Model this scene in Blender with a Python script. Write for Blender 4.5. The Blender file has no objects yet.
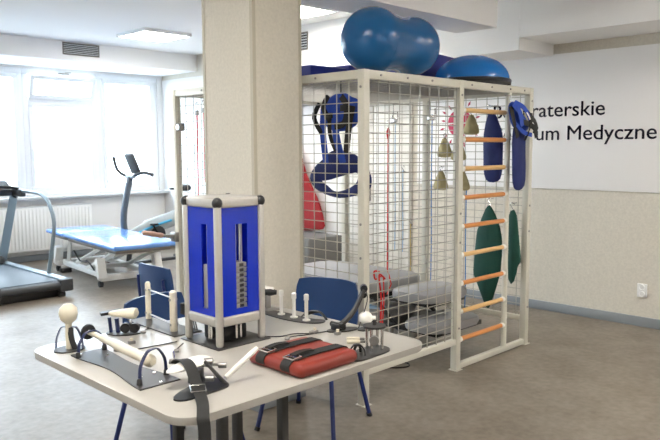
import bpy, bmesh, math, random
from mathutils import Vector, Matrix, Euler
random.seed(7)
R = math.radians
PI = math.pi
C = bpy.context.scene.collection
V = Vector

# ------------------------------------------------------------------ materials
def mat(name, col, rough=.5, metal=0., spec=.5, noise=0., nscale=8., bump=0., bscale=60., emit=None, es=0., coat=0.):
    m = bpy.data.materials.new(name); m.use_nodes = True
    nt = m.node_tree; b = nt.nodes['Principled BSDF']
    b.inputs['Base Color'].default_value = (*col, 1); b.inputs['Roughness'].default_value = rough
    b.inputs['Metallic'].default_value = metal; b.inputs['Specular IOR Level'].default_value = spec
    b.inputs['Coat Weight'].default_value = coat
    tc = nt.nodes.new('ShaderNodeTexCoord')
    if noise:
        n = nt.nodes.new('ShaderNodeTexNoise'); n.inputs['Scale'].default_value = nscale; n.inputs['Detail'].default_value = 5
        nt.links.new(tc.outputs['Object'], n.inputs['Vector'])
        mx = nt.nodes.new('ShaderNodeMix'); mx.data_type = 'RGBA'
        mx.inputs[6].default_value = (*[c * (1 - noise) for c in col], 1); mx.inputs[7].default_value = (*[min(1, c * (1 + noise)) for c in col], 1)
        nt.links.new(n.outputs['Fac'], mx.inputs[0]); nt.links.new(mx.outputs[2], b.inputs['Base Color'])
    if bump:
        n = nt.nodes.new('ShaderNodeTexNoise'); n.inputs['Scale'].default_value = bscale; n.inputs['Detail'].default_value = 4
        nt.links.new(tc.outputs['Object'], n.inputs['Vector'])
        bp = nt.nodes.new('ShaderNodeBump'); bp.inputs['Strength'].default_value = bump; bp.inputs['Distance'].default_value = .01
        nt.links.new(n.outputs['Fac'], bp.inputs['Height']); nt.links.new(bp.outputs[0], b.inputs['Normal'])
    if emit:
        b.inputs['Emission Color'].default_value = (*emit, 1); b.inputs['Emission Strength'].default_value = es
    return m

M = {}
M['ceil'] = mat('ceiling_paint', (.90, .895, .88), .9)
M['white'] = mat('white_wall_paint', (.78, .775, .77), .8)
M['panelwhite'] = mat('white_wall_panel', (.86, .84, .82), .6)
M['wallpaper'] = mat('beige_flecked_wallpaper', (.66, .62, .535), .85, noise=.16, nscale=55, bump=.15, bscale=90)
M['column'] = mat('column_flecked_wallpaper', (.66, .62, .53), .8, noise=.14, nscale=60, bump=.2, bscale=90)
M['cornertrim'] = mat('column_corner_trim', (.50, .46, .36), .5)
M['base'] = mat('grey_baseboard', (.25, .27, .285), .5)
M['frame'] = mat('cage_cream_paint', (.635, .615, .53), .4, noise=.03, nscale=4)
M['wire'] = mat('cage_wire_paint', (.42, .40, .34), .4)
M['pvc'] = mat('white_window_plastic', (.88, .90, .92), .35)
M['sill'] = mat('window_sill', (.62, .64, .64), .4)
M['rad'] = mat('radiator_enamel', (.80, .80, .78), .4)
M['tabletop'] = mat('table_laminate', (.425, .405, .367), .32, noise=.03, nscale=30)
M['tableedge'] = mat('table_edge_band', (.42, .37, .30), .5)
M['darkleg'] = mat('charcoal_table_leg', (.035, .034, .033), .5)
M['chairblue'] = mat('navy_chair_laminate', (.010, .045, .15), .35, noise=.1, nscale=12)
M['legblue'] = mat('navy_leg_paint', (.008, .02, .12), .35)
M['alu'] = mat('brushed_aluminium', (.55, .53, .49), .38, metal=.55)
M['chrome'] = mat('chrome', (.75, .74, .72), .15, metal=1)
M['steel'] = mat('grey_steel', (.30, .29, .28), .35, metal=.8)
M['black'] = mat('black_plastic', (.012, .012, .013), .4)
M['rubber'] = mat('matt_black_rubber', (.02, .02, .022), .75)
M['gunmetal'] = mat('dark_base_plate', (.05, .048, .047), .42, metal=.3, noise=.1, nscale=20)
M['cream'] = mat('cream_wood_grip', (.72, .66, .52), .4, noise=.04, nscale=25)
M['whitepl'] = mat('white_plastic', (.82, .80, .74), .35)
M['plex'] = mat('blue_acrylic', (.002, .035, .62), .12, coat=.6)
M['bluemetal'] = mat('dark_blue_bracket', (.008, .015, .07), .35)
M['red'] = mat('red_vinyl_pad', (.24, .026, .014), .42, noise=.1, nscale=6)
M['redcloth'] = mat('red_cloth', (.27, .006, .009), .8, noise=.15, nscale=10)
M['strap'] = mat('black_webbing', (.018, .018, .017), .8, noise=.2, nscale=90)
M['ball'] = mat('blue_gym_ball_rubber', (.004, .105, .30), .27, noise=.08, nscale=3)
M['bosu'] = mat('bright_blue_dome_rubber', (.006, .16, .52), .25)
M['matblue'] = mat('royal_blue_vinyl', (.012, .025, .24), .55)
M['navy'] = mat('navy_nylon', (.008, .018, .12), .7, noise=.25, nscale=14, bump=.4, bscale=30)
M['harness'] = mat('blue_nylon_webbing', (.01, .055, .38), .6, noise=.2, nscale=25)
M['green'] = mat('dark_green_canvas', (.006, .065, .045), .75, noise=.2, nscale=12, bump=.4, bscale=25)
M['sand'] = mat('khaki_weight_bag', (.46, .40, .21), .8, noise=.25, nscale=16, bump=.5, bscale=25)
M['cord_red'] = mat('red_cord', (.60, .02, .02), .7)
M['cord_blue'] = mat('blue_cord', (.07, .20, .50), .7)
M['cord_pale'] = mat('pale_blue_cord', (.30, .45, .62), .7)
M['cord_yellow'] = mat('yellow_cord', (.60, .45, .15), .7)
M['rung'] = mat('orange_wood_rung', (.66, .27, .08), .4, noise=.15, nscale=10)
M['rung2'] = mat('light_wood_rung', (.74, .47, .20), .4, noise=.12, nscale=10)
M['greyvinyl'] = mat('grey_vinyl_upholstery', (.28, .28, .285), .5, noise=.04, nscale=6)
M['bedblue'] = mat('sky_blue_vinyl', (.14, .33, .78), .22, spec=.8, coat=.4)
M['treadsilver'] = mat('silver_blue_tube', (.24, .30, .34), .35, metal=.3)
M['mast'] = mat('dark_grey_mast', (.07, .09, .11), .35)
M['treaddark'] = mat('treadmill_charcoal', (.035, .038, .042), .45)
M['belt'] = mat('running_belt', (.06, .08, .10), .5)
M['bikegrey'] = mat('bike_grey_plastic', (.35, .40, .42), .4)
M['bikeblue'] = mat('bike_cyan_stripe', (.04, .35, .60), .4)
M['letter'] = mat('dark_lettering', (.022, .02, .045), .5)
M['logo'] = mat('crimson_logo', (.50, .03, .09), .5)
M['lamp'] = mat('lit_ceiling_panel', (.9, .9, .9), .5, emit=(1, .95, .88), es=17)
M['grille'] = mat('ventilation_grille', (.10, .095, .085), .5)
M['grilleframe'] = mat('ventilation_frame', (.16, .15, .13), .5)
M['grey'] = mat('mid_grey_cabinet', (.16, .16, .155), .6)
M['door'] = mat('door_paint', (.68, .66, .61), .5)
M['socket'] = mat('socket_plastic', (.85, .85, .83), .3)
M['cork'] = mat('pale_wood_grip', (.50, .31, .24), .5, noise=.15, nscale=30)
M['plate'] = mat('pale_weight_plate', (.36, .355, .335), .35, metal=.3)
M['screen'] = mat('dark_display', (.02, .03, .035), .2)

def floor_mat():
    m = bpy.data.materials.new('grey_vinyl_floor'); m.use_nodes = True
    nt = m.node_tree; b = nt.nodes['Principled BSDF']; tc = nt.nodes.new('ShaderNodeTexCoord')
    n = nt.nodes.new('ShaderNodeTexNoise'); n.inputs['Scale'].default_value = 2.2; n.inputs['Detail'].default_value = 8; n.inputs['Roughness'].default_value = .62
    n2 = nt.nodes.new('ShaderNodeTexNoise'); n2.inputs['Scale'].default_value = 22; n2.inputs['Detail'].default_value = 6
    r = nt.nodes.new('ShaderNodeValToRGB'); e = r.color_ramp.elements
    e[0].position = .36; e[0].color = (.140, .115, .088, 1); e[1].position = .64; e[1].color = (.262, .226, .182, 1)
    mx = nt.nodes.new('ShaderNodeMix'); mx.data_type = 'FLOAT'; mx.inputs[0].default_value = .35
    nt.links.new(tc.outputs['Object'], n.inputs['Vector']); nt.links.new(tc.outputs['Object'], n2.inputs['Vector'])
    nt.links.new(n.outputs['Fac'], mx.inputs[2]); nt.links.new(n2.outputs['Fac'], mx.inputs[3])
    nt.links.new(mx.outputs[0], r.inputs[0]); nt.links.new(r.outputs[0], b.inputs['Base Color'])
    b.inputs['Roughness'].default_value = .42; b.inputs['Specular IOR Level'].default_value = .45
    bp = nt.nodes.new('ShaderNodeBump'); bp.inputs['Strength'].default_value = .06; bp.inputs['Distance'].default_value = .01
    nt.links.new(n2.outputs['Fac'], bp.inputs['Height']); nt.links.new(bp.outputs[0], b.inputs['Normal'])
    return m
M['floor'] = floor_mat()

def glass_mat(name, tint, gl=.08):
    m = bpy.data.materials.new(name); m.use_nodes = True; nt = m.node_tree; nt.nodes.clear()
    o = nt.nodes.new('ShaderNodeOutputMaterial'); t = nt.nodes.new('ShaderNodeBsdfTransparent'); g = nt.nodes.new('ShaderNodeBsdfGlossy')
    t.inputs[0].default_value = (*tint, 1); g.inputs[1].default_value = .03
    mx = nt.nodes.new('ShaderNodeMixShader'); mx.inputs[0].default_value = gl
    nt.links.new(t.outputs[0], mx.inputs[1]); nt.links.new(g.outputs[0], mx.inputs[2]); nt.links.new(mx.outputs[0], o.inputs[0])
    return m
def acrylic():
    m = M['plex']; nt = m.node_tree; out = nt.nodes['Material Output']; p = nt.nodes['Principled BSDF']
    t = nt.nodes.new('ShaderNodeBsdfTransparent'); t.inputs[0].default_value = (.05, .16, 1, 1); mx = nt.nodes.new('ShaderNodeMixShader'); mx.inputs[0].default_value = .30
    nt.links.new(p.outputs[0], mx.inputs[1]); nt.links.new(t.outputs[0], mx.inputs[2]); nt.links.new(mx.outputs[0], out.inputs[0])
acrylic()
M['glass'] = glass_mat('window_glass', (.96, .98, 1))
M['clear'] = glass_mat('clear_acrylic', (.80, .84, .9), .10)

# ------------------------------------------------------------------ mesh builder
class MB:
    def __init__(s): s.bm = bmesh.new()
    def box(s, c, d, rot=None, bev=0, seg=2):
        r = bmesh.ops.create_cube(s.bm, size=1)['verts']
        m = Matrix.Translation(V(c)) @ ((Euler(rot).to_matrix().to_4x4()) if rot else Matrix()) @ Matrix.Diagonal((*d, 1))
        bmesh.ops.transform(s.bm, matrix=m, verts=r)
        if bev:
            ed = list({e for v in r for e in v.link_edges})
            bmesh.ops.bevel(s.bm, geom=ed, offset=bev, segments=seg, affect='EDGES', profile=.5)
        return s
    def b2(s, x0, x1, y0, y1, z0, z1, bev=0, seg=2):
        return s.box(((x0 + x1) / 2, (y0 + y1) / 2, (z0 + z1) / 2), (abs(x1 - x0), abs(y1 - y0), abs(z1 - z0)), None, bev, seg)
    def cone(s, p0, p1, r0, r1=None, seg=16):
        r1 = r0 if r1 is None else r1
        return s.loft([V(p0), V(p1)], [r0, r1], seg)
    def loft(s, pts, rad, seg=10, closed=False, sx=1., sy=1., up=None):
        pts = [V(p) for p in pts]; n = len(pts); rad = rad if isinstance(rad, (list, tuple)) else [rad] * n
        rings = []; prev = None
        for i, p in enumerate(pts):
            if closed: t = (pts[(i + 1) % n] - pts[i - 1])
            else: t = (pts[min(i + 1, n - 1)] - pts[max(i - 1, 0)])
            if t.length < 1e-9: t = V((0, 0, 1))
            t.normalize()
            if up is not None: a = V(up) - t * V(up).dot(t)
            elif prev is None:
                a = V((0, 0, 1)) if abs(t.z) < .9 else V((1, 0, 0)); a = a - t * a.dot(t)
            else: a = prev - t * prev.dot(t)
            a.normalize(); prev = a; b = t.cross(a)
            rings.append([s.bm.verts.new(p + (a * math.cos(2 * PI * k / seg) * sx + b * math.sin(2 * PI * k / seg) * sy) * rad[i]) for k in range(seg)])
        m = n if closed else n - 1
        for i in range(m):
            A, B = rings[i], rings[(i + 1) % n]
            for k in range(seg): s.bm.faces.new((A[k], A[(k + 1) % seg], B[(k + 1) % seg], B[k]))
        if not closed:
            s.bm.faces.new(rings[0][::-1]); s.bm.faces.new(rings[-1])
        return s
    def tube(s, pts, r, seg=8, smooth=0, closed=False, **k):
        return s.loft(spline(pts, smooth, closed) if smooth else pts, r, seg, closed, **k)
    def sph(s, c, r, sc=(1, 1, 1), u=24, v=14):
        q = bmesh.ops.create_uvsphere(s.bm, u_segments=u, v_segments=v, radius=r)['verts']
        bmesh.ops.transform(s.bm, matrix=Matrix.Translation(V(c)) @ Matrix.Diagonal((*sc, 1)), verts=q); return s
    def lathe(s, prof, o=(0, 0, 0), axis=(0, 0, 1), seg=28):
        o = V(o); q = V((0, 0, 1)).rotation_difference(V(axis).normalized()); rings = []
        for r, z in prof:
            if r < 1e-6: rings.append([s.bm.verts.new(o + q @ V((0, 0, z)))])
            else: rings.append([s.bm.verts.new(o + q @ V((r * math.cos(2 * PI * k / seg), r * math.sin(2 * PI * k / seg), z))) for k in range(seg)])
        for A, B in zip(rings, rings[1:]):
            for k in range(seg):
                k2 = (k + 1) % seg
                if len(A) == 1 and len(B) == 1: continue
                if len(A) == 1: s.bm.faces.new((A[0], B[k2], B[k]))
                elif len(B) == 1: s.bm.faces.new((A[k], A[k2], B[0]))
                else: s.bm.faces.new((A[k], A[k2], B[k2], B[k]))
        if len(rings[0]) > 1: s.bm.faces.new(rings[0][::-1])
        if len(rings[-1]) > 1: s.bm.faces.new(rings[-1])
        return s
    def prism(s, pts, h0, h1, to3, bev=0):
        """closed outline pts (2D); to3(a, b, h) maps to 3D"""
        A = [s.bm.verts.new(to3(a, b, h0)) for a, b in pts]; B = [s.bm.verts.new(to3(a, b, h1)) for a, b in pts]; n = len(pts)
        f = [s.bm.faces.new(A[::-1]), s.bm.faces.new(B)]
        for i in range(n): f.append(s.bm.faces.new((A[i], A[(i + 1) % n], B[(i + 1) % n], B[i])))
        if bev:
            ed = [e for e in f[0].edges] + [e for e in f[1].edges]
            bmesh.ops.bevel(s.bm, geom=ed, offset=bev, segments=2, affect='EDGES', profile=.5)
        return s
    def ring(s, outer, inner, t, to3):
        n = len(outer); L = []
        for pts, h in ((outer, -.4), (lerp2(outer, inner, .25), -1), (lerp2(outer, inner, .75), -1), (inner, -.4), (inner, .4), (lerp2(outer, inner, .75), 1), (lerp2(outer, inner, .25), 1), (outer, .4)):
            L.append([s.bm.verts.new(to3(a, b, h * t)) for a, b in pts])
        for j in range(8):
            A, B = L[j], L[(j + 1) % 8]
            for i in range(n): s.bm.faces.new((A[i], A[(i + 1) % n], B[(i + 1) % n], B[i]))
        return s
    def pillow(s, outline, t, to3, wob=0.):
        """soft stuffed shape with the given (star-shaped) outline"""
        pts = smooth2(outline, 2); n = len(pts); ca = sum(p[0] for p in pts) / n; cb = sum(p[1] for p in pts) / n
        lv = (1, .96, .85, .65, .35)
        def rg(sgn):
            R_ = []
            for l in lv[1:]:
                h = t * math.sqrt(max(0, 1 - l ** 2.5)) * sgn
                R_.append([s.bm.verts.new(to3(ca + (a - ca) * l, cb + (b - cb) * l, h + wob * random.uniform(-1, 1) * (1 - l))) for a, b in pts])
            return R_, s.bm.verts.new(to3(ca, cb, t * sgn))
        rim = [s.bm.verts.new(to3(a, b, 0)) for a, b in pts]
        for sgn in (1, -1):
            RR, cv = rg(sgn); prev = rim
            for r_ in RR:
                for i in range(n): s.bm.faces.new((prev[i], prev[(i + 1) % n], r_[(i + 1) % n], r_[i]))
                prev = r_
            for i in range(n): s.bm.faces.new((prev[i], prev[(i + 1) % n], cv))
        return s
    def strip(s, pts, w, wdir, t, smooth=0):
        """flat band following pts; w wide along wdir, t thick"""
        pts = [V(p) for p in (spline(pts, smooth) if smooth else pts)]; wd = V(wdir).normalized(); rings = []
        for i, p in enumerate(pts):
            tg = (pts[min(i + 1, len(pts) - 1)] - pts[max(i - 1, 0)]).normalized(); wv = (wd - tg * wd.dot(tg)).normalized(); nv = tg.cross(wv)
            rings.append([s.bm.verts.new(p + wv * a * w / 2 + nv * b * t / 2) for a, b in ((-1, -1), (1, -1), (1, 1), (-1, 1))])
        for A, B in zip(rings, rings[1:]):
            for k in range(4): s.bm.faces.new((A[k], A[(k + 1) % 4], B[(k + 1) % 4], B[k]))
        s.bm.faces.new(rings[0][::-1]); s.bm.faces.new(rings[-1]); return s
    def build(s, name, m, parent=None, angle=38):
        bmesh.ops.recalc_face_normals(s.bm, faces=s.bm.faces[:])
        me = bpy.data.meshes.new(name); s.bm.to_mesh(me); s.bm.free()
        for p in me.polygons: p.use_smooth = True
        me.set_sharp_from_angle(angle=R(angle))
        for mm in (m if isinstance(m, (list, tuple)) else [m]): me.materials.append(M[mm] if isinstance(mm, str) else mm)
        o = bpy.data.objects.new(name, me); C.objects.link(o)
        if parent: o.parent = parent
        return o

def lerp2(A, B, t): return [(a[0] + (b[0] - a[0]) * t, a[1] + (b[1] - a[1]) * t) for a, b in zip(A, B)]
def smooth2(P, k):
    n = len(P); out = []
    for i in range(n):
        p0, p1, p2, p3 = P[i - 1], P[i], P[(i + 1) % n], P[(i + 2) % n]
        for j in range(k):
            t = j / k
            out.append(tuple(.5 * ((2 * p1[c]) + (-p0[c] + p2[c]) * t + (2 * p0[c] - 5 * p1[c] + 4 * p2[c] - p3[c]) * t * t + (-p0[c] + 3 * p1[c] - 3 * p2[c] + p3[c]) * t ** 3) for c in (0, 1)))
    return out
def spline(P, k, closed=False):
    P = [V(p) for p in P]; n = len(P); out = []
    for i in range(n if closed else n - 1):
        if closed: p0, p1, p2, p3 = P[i - 1], P[i], P[(i + 1) % n], P[(i + 2) % n]
        else: p0, p1, p2, p3 = P[max(i - 1, 0)], P[i], P[i + 1], P[min(i + 2, n - 1)]
        for j in range(k):
            t = j / k
            out.append(.5 * ((2 * p1) + (p2 - p0) * t + (2 * p0 - 5 * p1 + 4 * p2 - p3) * t * t + (3 * p1 - p0 - 3 * p2 + p3) * t ** 3))
    if not closed: out.append(P[-1])
    return out
def rrect(x0, x1, y0, y1, r, n=5):
    o = []
    for cx, cy, a in ((x1 - r, y1 - r, 0), (x0 + r, y1 - r, 90), (x0 + r, y0 + r, 180), (x1 - r, y0 + r, 270)):
        o += [(cx + r * math.cos(R(a + 90 * i / n)), cy + r * math.sin(R(a + 90 * i / n))) for i in range(n + 1)]
    return o
XY = lambda a, b, h: V((a, b, h))
def YZ(x0): return lambda a, b, h: V((x0 + h, a, b))
def XZ(y0): return lambda a, b, h: V((a, y0 + h, b))

def tag(o, label, cat, group=None, kind=None):
    o['label'] = label; o['category'] = cat
    if group: o['group'] = group
    if kind: o['kind'] = kind
    return o
def thing(name, label, cat, loc=(0, 0, 0), rz=0, group=None):
    o = bpy.data.objects.new(name, None); C.objects.link(o); o.empty_display_size = .05
    o.location = loc; o.rotation_euler = (0, 0, rz); return tag(o, label, cat, group)
def struct(name, mb, m, parent=None):
    o = mb.build(name, m, parent)
    if not parent: o['kind'] = 'structure'
    return o
def origin(o, p):
    """move a mesh object's origin to world point p, keeping the shape in place"""
    o.data.transform(Matrix.Translation(-V(p))); o.location = p; return o
def dup(root, loc=None, rz=None, label=None, group=None):
    r = root.copy(); C.objects.link(r)
    if loc is not None: r.location = loc
    if rz is not None: r.rotation_euler = (0, 0, rz)
    if label: r['label'] = label
    if group: r['group'] = group
    for ch in list(root.children):
        c = ch.copy(); C.objects.link(c); c.parent = r
        for g in ch.children:
            d = g.copy(); C.objects.link(d); d.parent = c
    return r

# ------------------------------------------------------------------ the room
RX, WY, CZ = 3.115, 7.1, 2.93
LX, NY = -6.0, -5.5
struct('floor', MB().b2(LX - .2, RX + .2, NY - .2, WY + .3, -.1, 0), 'floor')
struct('ceiling', MB().b2(LX - .2, RX + .2, NY - .2, WY + .3, CZ, CZ + .15), 'ceil')
struct('wall_right', MB().b2(RX, RX + .2, NY - .2, WY + .3, 0, CZ), 'wallpaper')
struct('wall_left', MB().b2(LX - .2, LX, NY - .2, WY + .3, 0, CZ), 'white')
struct('wall_near', MB().b2(LX, RX, NY - .2, NY, 0, CZ), 'white')
# window wall: parapet, lintel and end piers
WX0, WX1, WZ0, WZ1 = -4.2, 3.02, .90, 2.66
struct('wall_far', MB().b2(LX, RX, WY, WY + .3, 0, WZ0).b2(LX, RX, WY, WY + .3, WZ1, CZ).b2(LX, WX0, WY, WY + .3, WZ0, WZ1).b2(WX1, RX, WY, WY + .3, WZ0, WZ1), 'white')
struct('trim_1', MB().b2(RX - .012, RX, NY, 2.02, 1.163, 2.40, .002), 'panelwhite')     # white upper panel
struct('trim_2', MB().b2(RX - .012, RX, 3.22, WY, .1, 2.62, .002), 'white')
struct('baseboard_right', MB().b2(RX - .018, RX, NY, 2.08, 0, .085, .003).b2(RX - .018, RX, 3.24, WY, 0, .085, .003), 'base')
struct('baseboard_far', MB().b2(LX, RX - .02, WY - .018, WY, 0, .085, .003), 'base')
struct('trim_3', MB().b2(LX, RX, WY - .14, WY + .02, .865, .90, .006), 'sill')           # window sill board
# dropped ceilings and the beam over the column
struct('trim_4', MB().b2(LX, RX, 6.15, WY, 2.69, CZ), 'ceil')
struct('trim_5', MB().b2(2.5, RX, .462, 4.3, 2.385, CZ), 'ceil')
struct('trim_6', MB().b2(2.5, RX, NY, .46, 2.49, CZ), 'ceil')
struct('trim_7', MB().b2(-6, 2.06, .41, .80, 2.515, CZ), 'ceil')
# windows
def window(idx, x0, x1, tilt=None):
    root = bpy.data.objects.new('window_%d' % idx, None); C.objects.link(root); root['kind'] = 'structure'; root.location = (x0, WY + .06, WZ0)
    w = x1 - x0; h = WZ1 - WZ0; f = .075
    fr = MB().b2(0, w, -.035, .035, 0, f, .006).b2(0, w, -.035, .035, h - f, h, .006).b2(0, f, -.034, .034, f, h - f, .006).b2(w - f, w, -.034, .034, f, h - f, .006)
    if tilt: fr.b2(f, w - f, -.034, .034, 1.30, 1.36, .006)
    fr.build('window_frame', 'pvc', root)
    t1 = 1.30 if tilt else h - f
    sa = MB().b2(f, w - f, -.05, .02, f, f + .06, .008).b2(f, w - f, -.05, .02, t1 - .06, t1, .008).b2(f, f + .055, -.049, .019, f + .06, t1 - .06, .006).b2(w - f - .055, w - f, -.049, .019, f + .06, t1 - .06, .006)
    s1 = sa.build('sash', 'pvc', root)
    MB().b2(f + .055, w - f - .055, -.022, -.012, f + .06, t1 - .06).build('pane', 'glass', s1)
    MB().b2(f + .018, f + .04, -.066, -.05, .62, .66, .004).box((f + .029, -.074, .57), (.018, .014, .14), None, .004).build('window_handle', 'pvc', s1)
    if tilt:
        hh = h - f - 1.36; ww = w - 2 * f
        u = MB().b2(0, ww, -.05, .0, 0, .055, .008).b2(0, ww, -.05, .0, hh - .055, hh, .008).b2(0, .055, -.049, -.001, .055, hh - .055, .006).b2(ww - .055, ww, -.049, -.001, .055, hh - .055, .006)
        s2 = u.build('tilted_sash', 'pvc', root); s2.location = (f, -.03, 1.36); s2.rotation_euler = (R(tilt), 0, 0); s2['label'] = 'small top sash tilted open inwards'
        MB().b2(.055, ww - .055, -.03, -.02, .055, hh - .055).build('pane', 'glass', s2)
        MB().tube([(ww * .62, -.02, h - .06), (ww * .62, -.12, h - .035), (ww * .70, -.13, h - .03)], .007).box((ww * .62, -.06, h - .045), (.16, .03, .018), None, .004).build('stay_arm', 'steel', root)
    return root
window(1, 2.02, WX1)
window(2, .93, 2.02, tilt=17)
window(3, -.32, .93)
window(4, -1.41, -.32)  # windows from here on are unseen, added on the left for more daylight
window(5, -2.8, -1.41)
window(6, WX0, -2.8)
# the door glimpsed behind the cage
dr = bpy.data.objects.new('door_1', None); C.objects.link(dr); dr['kind'] = 'structure'; dr.location = (RX, 2.65, 0)
MB().b2(-.03, 0, -.56, -.49, 0, 2.10, .004).b2(-.03, 0, .49, .56, 0, 2.10, .004).b2(-.03, 0, -.49, .49, 2.03, 2.10, .004).build('door_frame', 'door', dr)
dl = MB().b2(-.022, 0, -.49, -.01, .01, 2.03, .003).b2(-.022, 0, .01, .49, .01, 2.03, .003).build('door_leaf', 'door', dr)
MB().box((-.035, .05, 1.02), (.02, .03, .16), None, .004).tube([(-.045, .05, 1.06), (-.07, .05, 1.06), (-.07, .14, 1.06)], .008).build('door_handle', 'steel', dl)

# ------------------------------------------------------------------ column (rests on floor, carries the beam)
col = thing('column', 'square beige wallpapered column with metal corner trims between table and cage', 'column', (-.305, .6375, 0)); 
col['kind'] = 'structure'
MB().b2(-.185, .185, -.2375, .2375, 0, 2.517).build('shaft', 'column', col)
tr = MB()
for sx in (-1, 1):
    for sy in (-1, 1):
        x, y = sx * .186, sy * .2385
        tr.b2(x - sx * .022, x + sx * .001, y - sy * .001, y + sy * .002, .05, 2.514).b2(x - sx * .001, x + sx * .002, y - sy * .022, y + sy * .001, .05, 2.514)
tr.build('corner_trim', 'cornertrim', col)
MB().b2(-.195, .195, -.2475, .2475, 0, .05, .003).build('skirting', 'base', col)

# ------------------------------------------------------------------ ceiling light panels and grilles
def light_panel(x, y, label, s=.60):
    t = thing('ceiling_light', label, 'ceiling light', (x, y, CZ), 0)
    MB().b2(-s / 2, s / 2, -s / 2, -s / 2 + .022, -.04, 0, .003).b2(-s / 2, s / 2, s / 2 - .022, s / 2, -.04, 0, .003).b2(-s / 2, -s / 2 + .022, -s / 2 + .022, s / 2 - .022, -.04, 0, .003).b2(s / 2 - .022, s / 2, -s / 2 + .022, s / 2 - .022, -.04, 0, .003).build('frame', 'pvc', t)
    MB().b2(-s / 2 + .02, s / 2 - .02, -s / 2 + .02, s / 2 - .02, -.034, -.002).build('diffuser', 'lamp', t)
    return t
light_panel(1.62, 4.86, 'square lit ceiling panel left of the column, in front of the windows', .64)
light_panel(1.80, 2.55, 'lit ceiling panel just right of the column, above the cage')
for x, y in ((-1.4, 2.6), (-2.0, -1.0), (1.75, -2.3), (-4.4, -1.0), (-4.4, 2.6), (-2.0, -4.2), (1.75, -4.4)):  # unseen panels added like the visible ones, spots chosen to light the room
    light_panel(x, y, 'square lit ceiling panel overhead, outside the photograph').__setitem__('group', 'ceiling panels overhead')
def vent(loc, rz, w, h, label):
    t = thing('ventilation_grille', label, 'vent', loc, rz)
    MB().b2(-w / 2, w / 2, -.012, 0, 0, .012, .002).b2(-w / 2, w / 2, -.012, 0, h - .012, h, .002).b2(-w / 2, -w / 2 + .012, -.012, 0, .012, h - .012, .002).b2(w / 2 - .012, w / 2, -.012, 0, .012, h - .012, .002).build('frame', 'grilleframe', t)
    MB().b2(-w / 2 + .01, w / 2 - .01, -.003, 0, .01, h - .01).build('backing', 'black', t)
    sl = MB(); n = 6
    for i in range(n): sl.box((0, -.008, .012 + (i + .5) * (h - .024) / n), (w - .024, .0025, .010), (R(35), 0, 0))
    sl.build('slats', 'sill', t)
vent((1.32, 6.15, 2.76), 0, .50, .155, 'dark slatted vent grille on the bulkhead above the windows')
vent((2.5, 3.28, 2.65), R(-90), .36, .20, 'slatted vent grille beside the column on the right-hand bulkhead')

# ------------------------------------------------------------------ wall lettering and logo
def text_part(name, body, size, right_y, base_z, parent, m='letter'):
    cu = bpy.data.curves.new(name, 'FONT'); cu.body = body; cu.size = 1; cu.extrude = .0; cu.resolution_u = 5
    ob = bpy.data.objects.new('tmp', cu); C.objects.link(ob); bpy.context.view_layer.update()
    me = bpy.data.meshes.new_from_object(ob); bpy.data.objects.remove(ob)
    xs = [v.co.x for v in me.vertices]; x1 = max(xs)
    bm = bmesh.new()
    for dx, dy in ((0, 0), (.006, 0), (-.006, 0), (0, .005), (0, -.005)):      # thicken the strokes
        k = len(bm.verts); bm.from_mesh(me); bm.verts.ensure_lookup_table()
        for v in bm.verts[k:]: v.co.x += dx; v.co.y += dy
    r = bmesh.ops.extrude_face_region(bm, geom=bm.faces[:]); vs = [v for v in r['geom'] if isinstance(v, bmesh.types.BMVert)]
    bmesh.ops.translate(bm, verts=vs, vec=(0, 0, .03)); bmesh.ops.recalc_face_normals(bm, faces=bm.faces[:])
    # local x -> world -y ; local y -> world z ; local z -> world -x
    for v in bm.verts:
        a, b, c = v.co; v.co = V((-c * size * .3, right_y + (x1 - a) * size * 1.075, base_z + b * size))
    bmesh.ops.recalc_face_normals(bm, faces=bm.faces[:])
    bm.to_mesh(me); bm.free(); me.name = name; me.materials.clear(); me.materials.append(M[m])
    o = bpy.data.objects.new(name, me); C.objects.link(o); o.parent = parent; return o
ws = thing('wall_sign', 'dark lettering with a crimson round logo on the white wall panel', 'sign', (RX - .0125, 0, 0))
TS = .187
text_part('text_line', 'Bonifraterskie', TS, -.045, 1.833, ws)
text_part('text_line', 'Centrum Medyczne', TS, -.495, 1.617, ws)
lg = MB(); ly, lz = 1.475, 1.80
def petal(a0, a1, r0, r1, n=6):
    P = [(ly + r1 * math.cos(R(a0 + (a1 - a0) * i / n)), lz + r1 * math.sin(R(a0 + (a1 - a0) * i / n))) for i in range(n + 1)]
    Q = [(ly + r0 * math.cos(R(a1 + (a0 - a1) * i / n)), lz + r0 * math.sin(R(a1 + (a0 - a1) * i / n))) for i in range(n + 1)]
    lg.prism(P + Q, -.003, 0, YZ(0))
for k in range(6): petal(60 * k + 4, 60 * k + 56, .045, .145)
for k in range(16):
    a = 22.5 * k + 8; r0 = .17 + .02 * (k % 2); r1 = r0 + .065
    c, s_ = math.cos(R(a)), math.sin(R(a)); w = .011
    lg.prism([(ly + c * r0, lz + s_ * r0), (ly + c * (r0 + r1) / 2 - s_ * w, lz + s_ * (r0 + r1) / 2 + c * w), (ly + c * r1, lz + s_ * r1), (ly + c * (r0 + r1) / 2 + s_ * w, lz + s_ * (r0 + r1) / 2 - c * w)], -.003, 0, YZ(0))
lg.build('logo', 'logo', ws)
# wall sockets
so = thing('wall_socket', 'white double power socket low on the beige wall at the right', 'socket', (RX, -.425, .315))
MB().b2(-.012, 0, -.042, .042, -.06, .06, .005).build('plate', 'socket', so)
for dz in (-.029, .029):
    MB().lathe([(.025, 0), (.025, .006), (.021, .007), (.019, .003), (0, .003)], (-.012, 0, dz), (-1, 0, 0)).build('outlet', 'socket', so)

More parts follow.
